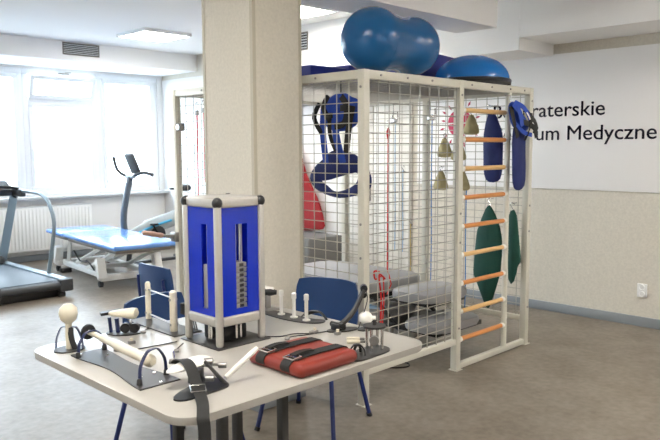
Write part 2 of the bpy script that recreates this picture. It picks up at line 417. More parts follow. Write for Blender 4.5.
# ------------------------------------------------------------------ radiators
def radiator(x0, x1, label):
    t = thing('radiator', label, 'radiator', (x0, WY - .115, .16)); w = x1 - x0; h = .60
    bm = MB().b2(0, w, -.045, .035, 0, h, .006)
    n = int(w / .05)
    for i in range(n): bm.b2(.012 + i * (w - .02) / n, .012 + i * (w - .02) / n + .028, -.054, -.044, .03, h - .03, .004)
    bm.build('panel', 'rad', t)
    g = MB().b2(0, w, -.05, .04, h, h + .012, .003); g.build('top_grille', 'sill', t)
    MB().b2(.1, .14, .03, .113, .1, h - .1).build('wall_bracket', 'rad', t); MB().b2(w - .14, w - .1, .03, .113, .1, h - .1).build('wall_bracket', 'rad', t)
    MB().tube([(w - .02, 0, .05), (w + .03, 0, .05), (w + .03, 0, -.155)], .009).build('pipe', 'rad', t)
radiator(.45, 1.78, 'white ribbed radiator under the middle window, behind treadmill and bed')
radiator(-1.4, .05, 'white ribbed radiator at the left edge behind the treadmill uprights')

# ------------------------------------------------------------------ the cage
W, D, H = 1.938, 2.0, 2.0
cg = thing('exercise_cage', 'cream painted steel mesh suspension cage with wall bars', 'exercise cage', (0, 0, 0))
P5 = .05
def post(x, y, z0=0., z1=H, name='post'):
    return MB().b2(x, x + P5, y, y + P5, z0, z1, .003).build(name, 'frame', cg)
post(0, 0); post(0, D - P5); post(W - P5, 0); post(W - P5, D - P5); post(.957, 0); post(W - P5, .975)
# top rails
def rail(x0, x1, y0, y1, z0, z1): return MB().b2(x0, x1, y0, y1, z0, z1, .003).build('rail', 'frame', cg)
rail(P5, W - P5, .002, P5, H - .052, H - .001); rail(P5, W - P5, D - P5, D - .002, H - .052, H - .001)
rail(.002, P5, P5, D - P5, H - .052, H - .001); rail(W - P5, W - .002, P5, D - P5, H - .052, H - .001)
rail(P5, .957, .004, .044, .185, .225); rail(1.007, W - P5, .004, .04, .005, .045)
rail(.004, .044, P5, D - P5, .185, .225); rail(W - .044, W - .004, P5, D - P5, .185, .225)
# bolts
def bolt(p, q, r): MB().cone(p, q, r, seg=8).build('bolt', 'steel', cg)
for x in (.15, .4, .65, 1.1, 1.35, 1.6, 1.8): bolt((x, -.004, H - .026), (x, .004, H - .026), .007)
for y in (.4, .8, 1.2, 1.6): bolt((-.004, y, H - .026), (.004, y, H - .026), .007)
for z in (.3, .9, 1.1, 1.9):
    bolt((-.004, .025, z), (.004, .025, z), .008); bolt((.982, -.004, z), (.982, .004, z), .008); bolt((W - .025, -.004, z), (W - .025, .004, z), .008)
# wire mesh panels: uprights 0.1 m apart, cross wires 0.06 m apart
WR = .0031
def wire_panel(fixed, a0, a1, z0, z1, axis, da=.1, dz=.06, off=0.045, r=WR):
    mb = MB(); n = int(round((a1 - a0) / da)); s = 6
    def P(a, z, k=0): return (fixed + k, a, z) if axis == 'y' else ((a, fixed + k, z) if axis == 'x' else None)
    a = a0 + off
    while a < a1: mb.loft([P(a, z0), P(a, z1)], r, s); a += da
    z = z0 + dz * .5
    while z < z1: mb.loft([P(a0, z, r * 1.6), P(a1, z, r * 1.6)], r, s); z += dz
    return mb.build('mesh_panel', 'wire', cg)
wire_panel(.022, .05, .957, .225, H - .05, 'x', off=0.0)
wire_panel(.022, .05, D - .05, .225, H - .05, 'y', off=-.01 + .1)
wire_panel(W - .022, .05, .975, .225, H - .05, 'y', off=.05)
wire_panel(W - .022, 1.025, D - .05, .225, H - .05, 'y', off=.05)
mb = MB()
x = .1
while x < W: mb.loft([(x, .05, H - .028), (x, D - .05, H - .028)], WR, 6); x += .06
y = .1
while y < D: mb.loft([(.05, y, H - .023), (W - .05, y, H - .023)], WR, 6); y += .1
mb.build('mesh_panel', 'wire', cg)
# ladder of wooden rungs
MB().cone((1.607, .022, .045), (1.607, .022, H - .05), .021, seg=18).build('ladder_upright', 'frame', cg)
for i in range(9):
    z = .21 + .199 * i; x0, x1 = 1.007, 1.588
    rg = MB().cone((x0 + .03, .022, z), (x1 - .022, .022, z), .0165, seg=16).build('rung', 'rung2' if i in (1, 3, 6, 8, 0) and i != 0 else 'rung', cg)
    MB().cone((x0 - .002, .022, z), (x0 + .032, .022, z), .0195, seg=16).build('end_cap', 'whitepl', rg); MB().cone((x1 - .024, .022, z), (x1 + .006, .022, z), .0195, seg=16).build('end_cap', 'whitepl', rg)
# foot plates and clamp on the left post
for x, y in ((0, 0), (W - .05, 0), (0, D - .05), (W - .05, D - .05), (.957, 0), (W - .05, .975)): MB().b2(x - .012, x + .062, y - .012, y + .062, 0, .006, .002).build('foot_plate', 'frame', cg)

# ------------------------------------------------------------------ things on top of the cage
ball = thing('peanut_ball', 'large blue double-lobed peanut exercise ball on the cage top', 'exercise ball', (.42, .15, H))
prof = []
N = 56; r1, r2, x1_, x2_ = .199, .185, -.165, .185
for i in range(N + 1):
    s_ = i / N; x = x1_ - r1 + (x2_ + r2 - x1_ + r1) * (1 - math.cos(PI * s_)) / 2
    a = math.sqrt(max(0, r1 * r1 - (x - x1_) ** 2)); b = math.sqrt(max(0, r2 * r2 - (x - x2_) ** 2))
    k = 10; r = (a ** k + b ** k) ** (1 / k) if a + b > 0 else 0
    if -.10 < x < .12:                                              # smooth waist between the lobes
        t = (x + .10) / .22; r = (2 * t ** 3 - 3 * t * t + 1) * .188 + (t ** 3 - 2 * t * t + t) * .22 * -.22 + (-2 * t ** 3 + 3 * t * t) * .173 + (t ** 3 - t * t) * .22 * .24
    prof.append((r, x))
MB().lathe(prof, (0, 0, .2), (1, -.06, -.02), 48).build('shell', 'ball', ball)
gr = MB()
for x in (-.24, -.15, .28):
    rr = r1 if x < 0 else r2; cx = x1_ if x < 0 else x2_; r = math.sqrt(max(.0001, rr * rr - (x - cx) ** 2)) + .0003
    gr.lathe([(r - .002, x - .003), (r, x), (r - .002, x + .003)], (0, 0, .2), (1, -.06, -.02), 48)
gr.build('grip_rings', 'ball', ball)
bs = thing('balance_trainer', 'blue half-dome balance trainer with black base on the cage top', 'balance trainer', (1.45, .24, H + .003))
prof = [(.275 * math.cos(R(a)), .04 + .182 * math.sin(R(a))) for a in range(0, 91, 6)]; prof[-1] = (0, prof[-1][1])
MB().lathe([(.24, .02)] + prof, seg=48).build('dome', 'bosu', bs)
MB().lathe([(0, 0), (.24, 0), (.285, .012), (.29, .028), (.285, .04), (.27, .046), (0, .046)], seg=48).build('base', 'black', bs)
MB().box((.27, -.12, .022), (.05, .09, .02), (0, 0, R(-25)), .006).build('handle', 'rubber', bs)
bs.rotation_euler = (0, 0, 0)
def pad(x0, x1, y0, y1, z0, z1, label, group=None):
    t = tag(origin(MB().b2(x0, x1, y0, y1, z0, z1, .012).build('foam_block', 'matblue'), ((x0 + x1) / 2, (y0 + y1) / 2, z0)), label, 'foam block', group)
    return t
pad(.154, .50, .60, .95, H, H + .088, 'flat royal blue foam block left of the peanut ball on the cage top')
pad(.51, .90, .60, .95, H, H + .115, 'royal blue foam block half hidden behind the peanut ball, right of a flat one')
wd = MB().prism([(1.02, H), (1.755, H), (1.755, H + .265), (1.02, H + .31)], .60, .95, lambda a, b, h: V((a, h, b)), .008).build('foam_wedge', 'matblue')
tag(origin(wd, (1.4, .78, H)), 'tall royal blue foam wedge between the ball and the half-dome', 'foam wedge')

# ------------------------------------------------------------------ hanging gear
def hook_mb(p, s=.03, d=(0, 1, 0)):
    """S-hook hanging from p downwards, in the plane of d"""
    d = V(d); p = V(p); up = V((0, 0, 1)); pts = []
    for a in range(200, -31, -23): pts.append(p + d * math.cos(R(a)) * s * .45 + up * (math.sin(R(a)) * s * .45 - s * .2))
    q = p + d * 0 - up * s * .2
    for a in range(150, 381, 23): pts.append(p - up * s * 1.6 + d * math.cos(R(a)) * s * .45 + up * math.sin(R(a)) * s * .45)
    return MB().tube(pts, .0028, 6)
H_OUT = [(0.572, 1.356), (0.534, 1.422), (0.441, 1.486), (0.37, 1.531), (0.266, 1.531), (0.182, 1.506), (0.108, 1.452), (0.060, 1.388), (0.056, 1.322), (0.092, 1.29), (0.19, 1.256), (0.31, 1.238), (0.434, 1.258), (0.525, 1.293)]
H_IN = [(0.479, 1.339), (0.452, 1.342), (0.398, 1.35), (0.344, 1.364), (0.283, 1.378), (0.224, 1.392), (0.174, 1.399), (0.149, 1.391), (0.149, 1.367), (0.165, 1.336), (0.207, 1.31), (0.292, 1.282), (0.371, 1.279), (0.425, 1.309)]
H_BLOB = [(0.466, 1.777), (0.439, 1.832), (0.359, 1.877), (0.282, 1.891), (0.206, 1.857), (0.149, 1.836), (0.132, 1.787), (0.149, 1.722), (0.182, 1.681), (0.265, 1.653), (0.352, 1.655), (0.413, 1.675), (0.449, 1.726)]
hx = .12
ha = thing('suspension_harness', 'blue and black nylon harness with a curved navy sling, hanging inside the left mesh', 'harness', (hx, .3, 1.93))
hp = lambda a, b, h=0.: V((h, a - .3, b - 1.93))
f3 = lambda a, b, h: hp(a, b, h)
MB().ring(smooth2(H_OUT, 3), smooth2(H_IN, 3), .022, f3).build('sling', 'navy', ha)
MB().pillow([(a, b) for a, b in H_BLOB], .045, f3, .012).build('bundled_webbing', 'harness', ha)
def hs(pts, w, m, h=0.): MB().strip([hp(a, b, hh) for (a, b, hh) in pts], w, (0, 1, 0), .006, 4).build('strap', m, ha)
hs([(0.457, 1.83, -.03), (0.486, 1.739, -.05), (0.44, 1.64, -.03)], .035, 'strap')
hs([(0.405, 1.79, -.045), (0.428, 1.64, -.03), (0.412, 1.455, -.02)], .05, 'harness')
hs([(0.30, 1.80, -.05), (0.309, 1.63, -.035), (0.262, 1.455, -.02)], .055, 'harness')
hs([(0.345, 1.75, -.055), (0.355, 1.63, -.04), (0.325, 1.53, -.02)], .03, 'strap')
hs([(0.16, 1.80, -.045), (0.185, 1.68, -.05), (0.235, 1.52, -.02)], .045, 'strap')
hs([(0.25, 1.86, -.05), (0.20, 1.80, -.055), (0.22, 1.70, -.055), (.30, 1.68, -.055)], .04, 'strap')
hs([(0.36, 1.87, -.05), (0.40, 1.80, -.055), (0.34, 1.72, -.06)], .035, 'strap')
MB().b2(-.062, -.050, -.11, -.05, -.16, -.12, .003).build('buckle', 'black', ha); MB().b2(-.062, -.050, .02, .07, -.20, -.165, .003).build('buckle', 'black', ha)
MB().tube([hp(.30, 1.88), hp(.30, 1.975)], .004, 6).build('suspension_cord', 'black', ha)

GREEN = [(0.31, 1.091), (0.263, 1.038), (0.206, 0.914), (0.185, 0.779), (0.192, 0.617), (0.202, 0.536), (0.262, 0.34), (0.302, 0.253), (0.345, 0.30), (0.43, 0.483), (0.45, 0.547), (0.427, 0.839), (0.405, 0.918), (0.350, 1.05)]
GREEN2 = [(0.103, 1.063), (0.067, 1.034), (0.03, 0.756), (0.022, 0.662), (0.045, 0.628), (0.075, 0.505), (0.125, 0.514), (0.134, 0.903), (0.129, 1.03)]
NAVY = [(.332, 1.825), (.281, 1.825), (.222, 1.71), (.200, 1.62), (.198, 1.47), (.205, 1.34), (.235, 1.285), (.32, 1.275), (.362, 1.33), (.372, 1.48), (.372, 1.66)]
SLING = [(1.565, 1.689), (1.715, 1.692), (1.737, 1.529), (1.747, 1.305), (1.706, 1.239), (1.62, 1.235), (1.575, 1.282), (1.560, 1.457)]
SBLOB = [(1.50, 1.85), (1.54, 1.88), (1.60, 1.865), (1.66, 1.80), (1.74, 1.745), (1.77, 1.69), (1.72, 1.665), (1.66, 1.70), (1.60, 1.68), (1.55, 1.72), (1.52, 1.78)]
def yz_bag(name, outl, m, label, cat, px=1.835, t=.028, top=None, seams=True):
    cy = sum(p[0] for p in outl) / len(outl); tp = max(outl, key=lambda p: p[1])
    o = thing(name, label, cat, (px, tp[0], tp[1] + .03))
    f = lambda a, b, h: V((h, a - tp[0], b - tp[1] - .03))
    MB().pillow(outl, t, f, .006).build('body', m, o)
    hk = hook_mb((0, 0, .02), .035); hk.build('hook', 'chrome', o)
    MB().tube([(.0, 0, .022), (.065, 0, .024)], .0028, 6).build('mesh_clip', 'steel', o)
    return o
yz_bag('traction_sling', GREEN, 'green', 'large dark green hexagonal canvas sling hanging behind the wooden rungs', 'sling')
yz_bag('traction_sling', GREEN2, 'green', 'narrow dark green folded sling between the ladder and the right cage post', 'sling')
yz_bag('limb_sling', NAVY, 'navy', 'elongated navy sling hanging behind the upper wooden rungs', 'sling')
sl = thing('support_harness', 'navy strap sling with bunched blue and black webbing at the cage right post', 'harness', (1.66, -.05, 1.90))
g3 = lambda a, b, h: V((a - 1.66, h, b - 1.90))
MB().pillow(SLING, .02, g3, .004).build('sling', 'navy', sl)
MB().pillow(SBLOB, .035, g3, .012).build('bundled_webbing', 'harness', sl)
for pts, w, m in (([(1.50, 1.86, -.035), (1.56, 1.80, -.05), (1.60, 1.70, -.05)], .05, 'harness'), ([(1.53, 1.87, -.03), (1.63, 1.83, -.05), (1.72, 1.74, -.05)], .035, 'harness'),
                  ([(1.66, 1.82, -.04), (1.78, 1.74, -.05), (1.86, 1.68, -.03)], .035, 'strap'), ([(1.60, 1.74, -.04), (1.74, 1.70, -.06), (1.84, 1.63, -.03)], .04, 'strap'), ([(1.49, 1.84, -.02), (1.50, 1.74, -.04), (1.56, 1.62, -.04)], .035, 'strap'), ([(1.72, 1.80, -.05), (1.70, 1.70, -.06), (1.66, 1.60, -.04)], .03, 'strap'), ([(1.52, 1.72, -.04), (1.62, 1.66, -.05), (1.74, 1.64, -.05)], .03, 'harness'), ([(1.60, 1.84, -.04), (1.68, 1.78, -.055), (1.76, 1.68, -.05)], .012, 'whitepl')):
    MB().strip([g3(a, b, h) for a, b, h in pts], w, (.5, 0, .8), .005, 4).build('strap', m, sl)
MB().tube([(-.14, .002, -.02), (-.14, .002, .02), (-.14, .048, .022)], .004, 6).build('hook', 'chrome', sl)

# khaki weight bags
wb = thing('weight_bag', 'khaki weight bag hanging highest, between the top two wooden rungs', 'weight bag', (1.855, .505, 1.83), 0, 'khaki weight bags on the mesh')
out = [(-.018, -.02), (.018, -.02), (.05, -.085), (.070, -.135), (.068, -.168), (.03, -.178), (-.03, -.178), (-.068, -.168), (-.070, -.135), (-.05, -.085)]
MB().pillow(out, .034, lambda a, b, h: V((h, a, b)), .004).build('body', 'sand', wb)
MB().strip([(-.035, 0, -.165), (-.037, 0, -.09), (-.02, 0, -.03)], .018, (0, 1, 0), .004).build('seam', 'sand', wb)
hook_mb((0, 0, .015), .03).build('hook', 'chrome', wb)
MB().tube([(.0, 0, .018), (.045, 0, .018)], .0025, 6).build('mesh_clip', 'steel', wb)
for y, z, l in ((.765, 1.645, 'khaki weight bag left of the cage middle post, upper one of the left pair'),
                (.80, 1.37, 'khaki weight bag left of the cage middle post, lower one of the left pair'),
                (.625, 1.62, 'khaki weight bag mostly hidden by the middle post at the second rung'),
                (.585, 1.375, 'khaki weight bag just right of the middle post, between third and fourth rungs')):
    dup(wb, (1.855, y, z), None, l)

# cords on hooks
def cord(name, pts, m, label, r=.0035, hookp=None, hd=(0, 1, 0), cat='cord', sm=0, ring=None):
    p0 = V(pts[0]); o = thing(name, label, cat, p0)
    MB().tube([V(p) - p0 for p in pts], r, 6, sm).build('rope', m, o)
    hook_mb((0, 0, .045), .03, hd).build('hook', 'chrome', o)
    return o
c1 = cord('resistance_rope', [(.276, .05, 1.66), (.274, .05, 1.2), (.272, .05, .80), (.31, .05, .70), (.27, .05, .64)], 'cord_red', 'red cord with carabiner hanging inside the front mesh', .004, hd=(1, 0, 0))
MB().tube([(0, 0, .01), (.012, 0, -.02), (0, 0, -.06), (-.012, 0, -.02)], .004, 6, 4, True).build('carabiner', 'cord_red', c1)
tg = MB().tube([(.20, .05, .79), (.15, .05, .80), (.16, .05, .75), (.23, .06, .76), (.25, .05, .74), (.20, .055, .77), (.215, .05, .62), (.205, .05, .40)], .0055, 6, 5).tube([(.235, .05, .76), (.24, .05, .60), (.225, .05, .44)], .004, 6, 4).build('resistance_rope', 'cord_red')
tag(origin(tg, (.2, .05, .79)), 'tangled red cord looped on the front mesh above the grey couch', 'cord')
# (rope hung on a wire: little loop)
def long_cord(y, z0, z1, m, label, x=1.865, r=.0045, clip=False):
    o = thing('resistance_rope', label, 'cord', (x, y, z0))
    MB().tube([(0, 0, 0), (.004, .004, (z1 - z0) * .4), (0, -.004, (z1 - z0) * .7), (0, 0, z1 - z0)], r, 6, 5).build('rope', m, o)
    if clip:
        MB().b2(-.02, .004, -.035, .035, -.05, -.005, .003).tube([(0, -.03, 0), (-.02, -.045, .05)], .005, 6).tube([(0, .03, 0), (0, .02, .06)], .005, 6).build('double_hook', 'chrome', o)
    else: hook_mb((0, 0, .04), .03).build('hook', 'chrome', o)
    MB().tube([(-.002, 0, -.01), (.034, 0, -.008)], .003, 6).build('mesh_clip', 'steel', o)
long_cord(1.31, 1.82, .62, 'cord_pale', 'pale blue cord on a wide metal double hook, right of the red cord', clip=True)
long_cord(1.13, .88, .45, 'cord_yellow', 'short yellow cord hanging low between two blue cords')
long_cord(.905, 1.83, .24, 'cord_blue', 'long blue cord on a metal double hook beside the grey middle post', clip=True)
long_cord(.55, 1.25, .12, 'cord_blue', 'blue cord seen between the ladder rungs, left of the green sling')
long_cord(1.22, 1.35, .62, 'cord_pale', 'pale cord hanging right of the double-hooked pale blue one')
def left_strap(y, z0, z1, label):
    o = thing('elastic_strap', label, 'strap', (.05, y, z0))
    MB().tube([(0, -.012, -.02), (0, -.004, -.06), (0, .004, (z1 - z0))], .003, 6).tube([(0, .014, -.02), (0, .005, -.06), (0, .008, (z1 - z0) * .98)], .003, 6).build('band', 'cord_red', o)
    MB().b2(-.008, .008, -.018, .018, -.045, -.01, .004).build('clip', 'steel', o)
    hook_mb((0, 0, .04), .038).build('hook', 'chrome', o); return o
left_strap(1.735, 1.845, 1.18, 'red elastic strap on a hook, left one at the far end of the left mesh')
left_strap(1.645, 1.86, 1.30, 'red elastic strap on a high hook beside the column edge')
left_strap(1.575, 1.74, 1.15, 'red elastic strap on a lower hook beside the column edge')
pl = thing('pulley_block', 'small metal pulley block fixed high beside the far left cage post', 'pulley', (.02, 1.915, 1.715))
MB().b2(-.02, .02, -.03, .03, -.03, .03, .006).build('housing', 'steel', pl)
MB().cone((-.028, 0, 0), (.028, 0, 0), .018, seg=16).build('wheel', 'chrome', pl)
hb = thing('lever_trainer', 'steel bar with pale wooden grip clamped to the far left cage post', 'handle', (0, 1.975, .865))
MB().box((-.018, 0, 0), (.035, .075, .075), None, .006).cone((-.01, 0, 0), (-.05, 0, 0), .02, seg=14).build('clamp', 'steel', hb)
MB().tube([(-.03, 0, 0), (-.13, 0, .02)], .011, 10).build('bar', 'steel', hb)
MB().lathe([(0, 0), (.018, .003), (.021, .02), (.017, .05), (.021, .09), (.017, .13), (.020, .165), (.012, .18), (0, .18)], (-.125, 0, .019), (-.96, 0, .21), 16).build('grip', 'cork', hb)

# red cloth on the wall and grey cabinet below
RED = [(4.02, 1.50), (3.90, 1.56), (3.80, 1.46), (3.70, 1.222), (3.58, 1.041), (3.47, 0.862), (3.38, 0.60), (3.49, 0.545), (3.726, 0.52), (3.98, 0.54), (4.10, 1.05)]
rc = thing('hanging_jacket', 'red cloth jacket hanging on the wall, seen through mesh right of the column', 'jacket', (3.03, 3.85, 1.6))
MB().pillow(RED, .04, lambda a, b, h: V((h, a - 3.85, b - 1.6)), .01).build('body', 'redcloth', rc)
MB().tube([(0, 0, -.05), (0, 0, .02), (.083, 0, .03)], .006, 6).build('hook', 'chrome', rc)
gc = thing('floor_cabinet', 'low grey cabinet standing against the wall under the red jacket', 'cabinet', (2.82, 3.55, 0))
MB().b2(-.28, .28, -.40, .40, .04, .50, .006).build('body', 'grey', gc)
MB().b2(-.29, -.278, -.39, -.005, .05, .49, .003).b2(-.29, -.278, .005, .39, .05, .49, .003).build('door', 'grey', gc)
MB().b2(-.25, .25, -.37, .37, 0, .045).build('plinth', 'black', gc)

# ------------------------------------------------------------------ grey treatment couch inside and behind the cage
gt = thing('treatment_couch', 'grey padded treatment couch standing inside the mesh cage', 'treatment couch', (1.3, 1.2, 0))
def gpad(name, x0, x1, y0, y1, z0, z1, r=.09):
    return MB().prism(rrect(x0 - 1.3, x1 - 1.3, y0 - 1.2, y1 - 1.2, r, 6), z0, z1, XY, .022).build(name, 'greyvinyl', gt)
gpad('back_cushion', .93, 1.62, .76, 1.88, .43, .51, .14)
gpad('head_cushion', 1.00, 1.56, .27, .68, .41, .48, .12)
gpad('lower_cushion', .95, 1.52, .74, 1.12, .225, .285, .1)
gpad('lower_cushion', .92, 1.52, .14, .48, .225, .285, .1)
fb = MB().b2(-.30, .30, -.45, .62, .395, .43, .004).b2(-.24, .20, -.90, -.50, .38, .41, .004).b2(-.30, .28, -1.0, -.05, .19, .226, .004)
for x in (-.26, .26): fb.tube([(x, .45, .41), (x, -.05, .15)], .018, 8).tube([(x, -.35, .40), (x, -.62, .18)], .018, 8)
fb.build('steel_frame', 'black', gt)
for i, (x, y) in enumerate(((-.26, -.55), (.30, -.35), (-.26, .50), (.30, .50))):
    lg_ = MB().cone((x, y, .20), (x, y, .07), .018, seg=10).build('leg', 'steel', gt)
    MB().cone((x - .014, y, .032), (x + .014, y, .032), .032, seg=18).b2(x - .02, x + .02, y - .012, y + .012, .045, .075).build('castor', 'black', lg_)
MB().b2(-.20, .25, .10, .48, .05, .165, .01).build('motor_box', 'black', gt)
hc = thing('hand_controller', 'small pale control handset lying on the lower grey cushion', 'controller', (1.1, .86, .286), R(20))
MB().b2(-.03, .03, -.07, .07, 0, .025, .006).build('casing', 'cord_pale', hc)
MB().b2(-.012, .012, -.05, .04, .024, .029, .002).build('buttons', 'whitepl', hc)
fc = tag(origin(MB().tube([(.62, .50, .005), (.70, .36, .005), (.80, .30, .005), (.86, .36, .005), (.80, .46, .005), (.70, .52, .005), (.68, .62, .005)], .005, 6, 5).build('power_cord', 'black'), (.72, .4, 0)), 'thin black cable looped on the floor under the front mesh', 'cable')

# ------------------------------------------------------------------ the table
TX0, TX1, TY0, TY1, TZ = -1.95, -.745, -1.045, .06, .75
tb = thing('therapy_table', 'light laminate table with rounded corners and charcoal square legs', 'table', (-1.28, -.5, 0))
MB().prism([(a + 1.28, b + .5) for a, b in rrect(TX0, TX1, TY0, TY1, .09, 8)], TZ - .026, TZ, XY, .002).build('tabletop', 'tabletop', tb)
for x, y in ((-1.48, -.60), (-1.48, -.29), (-1.17, -.60), (-1.17, -.29)):
    MB().b2(x + 1.28 - .018, x + 1.28 + .018, y + .5 - .018, y + .5 + .018, 0, TZ - .065, .003).build('leg', 'darkleg', tb)
MB().b2(-.22, .13, -.118, .228, TZ - .066, TZ - .0255, .003).build('under_frame', 'darkleg', tb)
MB().lathe([(0, 0), (.012, 0), (.012, -.018), (.006, -.022), (0, -.022)], (-.50, -.42, TZ - .026), seg=12).build('screw_knob', 'black', tb)

# ------------------------------------------------------------------ chairs
def chair_proto(loc, rz, label):
    t = thing('chair', label, 'chair', loc, rz)
    # backrest: curved plywood panel
    mb = MB(); n = 12; nz = 7; w = .20; z0, z1 = .49, .788; Fr = []; Bk = []
    for j in range(nz + 1):
        z = z0 + (z1 - z0) * j / nz; rowF = []; rowB = []
        for i in range(n + 1):
            u = -1 + 2 * i / n; e = 1 - .10 * max(0, (abs(2 * (j / nz) - 1)) ** 4)
            x = u * w * e; y = -.175 - .04 * (z - .5) * 2 + .035 * u * u; zz = z + (.012 * (1 - u ** 4) if j == nz else 0)
            rowF.append(mb.bm.verts.new((x, y + .007, zz))); rowB.append(mb.bm.verts.new((x, y - .007, zz)))
        Fr.append(rowF); Bk.append(rowB)
    for j in range(nz):
        for i in range(n):
            mb.bm.faces.new((Fr[j][i], Fr[j][i + 1], Fr[j + 1][i + 1], Fr[j + 1][i])); mb.bm.faces.new((Bk[j][i], Bk[j + 1][i], Bk[j + 1][i + 1], Bk[j][i + 1]))
    for j in range(nz):
        for i in (0, n): mb.bm.faces.new((Fr[j][i], Fr[j + 1][i], Bk[j + 1][i], Bk[j][i]))
    for i in range(n):
        for j in (0, nz): mb.bm.faces.new((Fr[j][i], Bk[j][i], Bk[j][i + 1], Fr[j][i + 1]))
    mb.build('backrest', 'chairblue', t)
    MB().prism(rrect(-.20, .20, -.19, .20, .05), .442, .458, XY, .004).build('seat', 'chairblue', t)
    for sx in (-1, 1):
        MB().tube([(sx * .17, .14, .44), (sx * .235, .235, .011)], .0125, 12).build('leg', 'legblue', t)
        MB().tube([(sx * .17, -.14, .44), (sx * .235, -.235, .011)], .0125, 12).build('leg', 'legblue', t)
        MB().tube([(sx * .15, -.10, .435), (sx * .155, -.16, .45), (sx * .155, -.185, .60), (sx * .15, -.195, .72)], .010, 10, 4).build('back_support', 'legblue', t)
        MB().cone((sx * .237, .238, 0), (sx * .232, .231, .02), .016, seg=12).cone((sx * .237, -.238, 0), (sx * .232, -.231, .02), .016, seg=12).build('foot_cap', 'black', t)
    MB().tube([(-.17, .14, .432), (.17, .14, .432), (.17, -.14, .432), (-.17, -.14, .432)], .010, 8, 0, True).build('seat_frame', 'legblue', t)
    return t
ch = chair_proto((-.375, .035, 0), R(108.4), 'navy chair with broad back beside the column at the table right side')
dup(ch, (-1.14, .235, 0), R(-171.3), 'navy chair tucked against the far table edge, back seen low behind the grips')
dup(ch, (-.47, 1.27, 0), R(-90), 'navy chair standing behind, nearer the blue bed, with upright back')

# ------------------------------------------------------------------ weight tower on the table
tw = thing('weight_tower', 'aluminium framed blue acrylic tower with weight stacks on the table', 'exercise tower', (-1.425, -.515, TZ), R(0))
A = .245; HT = .605; ps = .029
for i, (x, y) in enumerate(((0, 0), (A - ps, 0), (0, A - ps), (A - ps, A - ps))):
    p_ = MB().b2(x, x + ps, y, y + ps, .004, HT - .01, .011, 4).build('corner_post', 'alu', tw)
for z0, z1 in ((.085, .125), (HT - .042, HT - .002)):
    for q in ((ps, A - ps, .003, .03), (ps, A - ps, A - .03, A - .003), (.003, .03, ps, A - ps), (A - .03, A - .003, ps, A - ps)): MB().b2(*q, z0, z1, .008, 3).build('rail', 'alu', tw)
MB().b2(.02, A - .02, .02, A - .02, HT - .012, HT - .004).build('top_plate', 'alu', tw)
for i, (x, y) in enumerate(((ps / 2, ps / 2), (A - ps / 2, ps / 2), (ps / 2, A - ps / 2), (A - ps / 2, A - ps / 2))):
    cc = MB().sph((x, y, HT - .022), .0215, (1, 1, 1.05), 18, 12).build('corner_cap', 'black', tw)
    MB().cone((x, y, HT - .004), (x, y, HT + .0025), .006, seg=10).build('screw', 'chrome', cc)
def slot_panel(face, s0, s1, name='side_panel'):
    mb = MB(); z0, z1 = .12, HT - .04; a0, a1 = ps * .8, A - ps * .8
    def bx(u0, u1, w0, w1):
        if face == 'y0': mb.b2(u0, u1, .012, .016, w0, w1)
        elif face == 'x0': mb.b2(.012, .016, u0, u1, w0, w1)
        elif face == 'y1': mb.b2(u0, u1, A - .016, A - .012, w0, w1)
        else: mb.b2(A - .016, A - .012, u0, u1, w0, w1)
    if s0 is None: bx(a0, a1, z0, z1)
    else: bx(a0, s0, z0, z1); bx(s1, a1, z0, z1); bx(s0, s1, z1 - .07, z1); bx(s0, s1, z0, z0 + .03)
    return mb.build(name, 'plex', tw)
slot_panel('y0', .100, .160); slot_panel('x0', .086, .124); slot_panel('y1', None, None); slot_panel('x1', None, None)
for x, y in ((.118, .04), (.140, .04), (.035, .098), (.035, .113)): MB().cone((x, y, .02), (x, y, HT - .02), .0055, seg=10).build('guide_rod', 'chrome', tw)
MB().b2(.150, .158, .045, .048, .15, HT - .08).build('scale_strip', 'whitepl', tw)
for k in range(10):
    z = .128 + k * .021
    wp = MB().b2(.100, .160, .020, .085, z, z + .0175, .002).build('weight_plate', 'plate', tw)
    MB().box((.132, .0185, z + .009), (.018, .005, .012)).build('number_tag', 'black', wp)
MB().b2(.020, .060, .084, .126, .13, .33, .003).build('counterweight', 'plate', tw)
MB().b2(.0165, .0195, .070, .100, .14, .155, .001).build('catch', 'black', tw)
MB().tube([(.155, .02, .32), (.19, .022, .28), (.195, .022, .22), (.17, .022, .19)], .0018, 6, 4).build('cable', 'chrome', tw)
MB().b2(-.012, A + .012, -.012, A + .012, 0, .005, .001).build('base_plate', 'gunmetal', tw)
MB().b2(.06, .19, .06, .19, .005, .07, .01).cone((.05, .12, .035), (.2, .12, .035), .022, seg=16).build('mechanism', 'black', tw)

# ------------------------------------------------------------------ grips and small devices on the table
def plate_oval(cx, cy, a, b, rz=0, h=.005, n=28):
    return MB().prism([(cx + a * math.cos(t) * math.cos(rz) - b * math.sin(t) * math.sin(rz), cy + a * math.cos(t) * math.sin(rz) + b * math.sin(t) * math.cos(rz)) for t in [2 * PI * i / n for i in range(n)]], 0, h, XY)
VX = V((.705, -.709, 0))      # across the table, along its diagonal
VY = V((.709, .705, 0))
def arch(mb, c, d, w, h, t=.012, wd=None, k=5):
    c = V(c); d = V(d).normalized(); wd = wd or V((0, 0, 1)).cross(d)
    P = [c - d * w / 2, c - d * w * .46 + V((0, 0, h * .55)), c - d * w * .22 + V((0, 0, h * .94)), c + V((0, 0, h)), c + d * w * .22 + V((0, 0, h * .94)), c + d * w * .46 + V((0, 0, h * .55)), c + d * w / 2]
    return mb.strip(P, t, wd, .004, k)
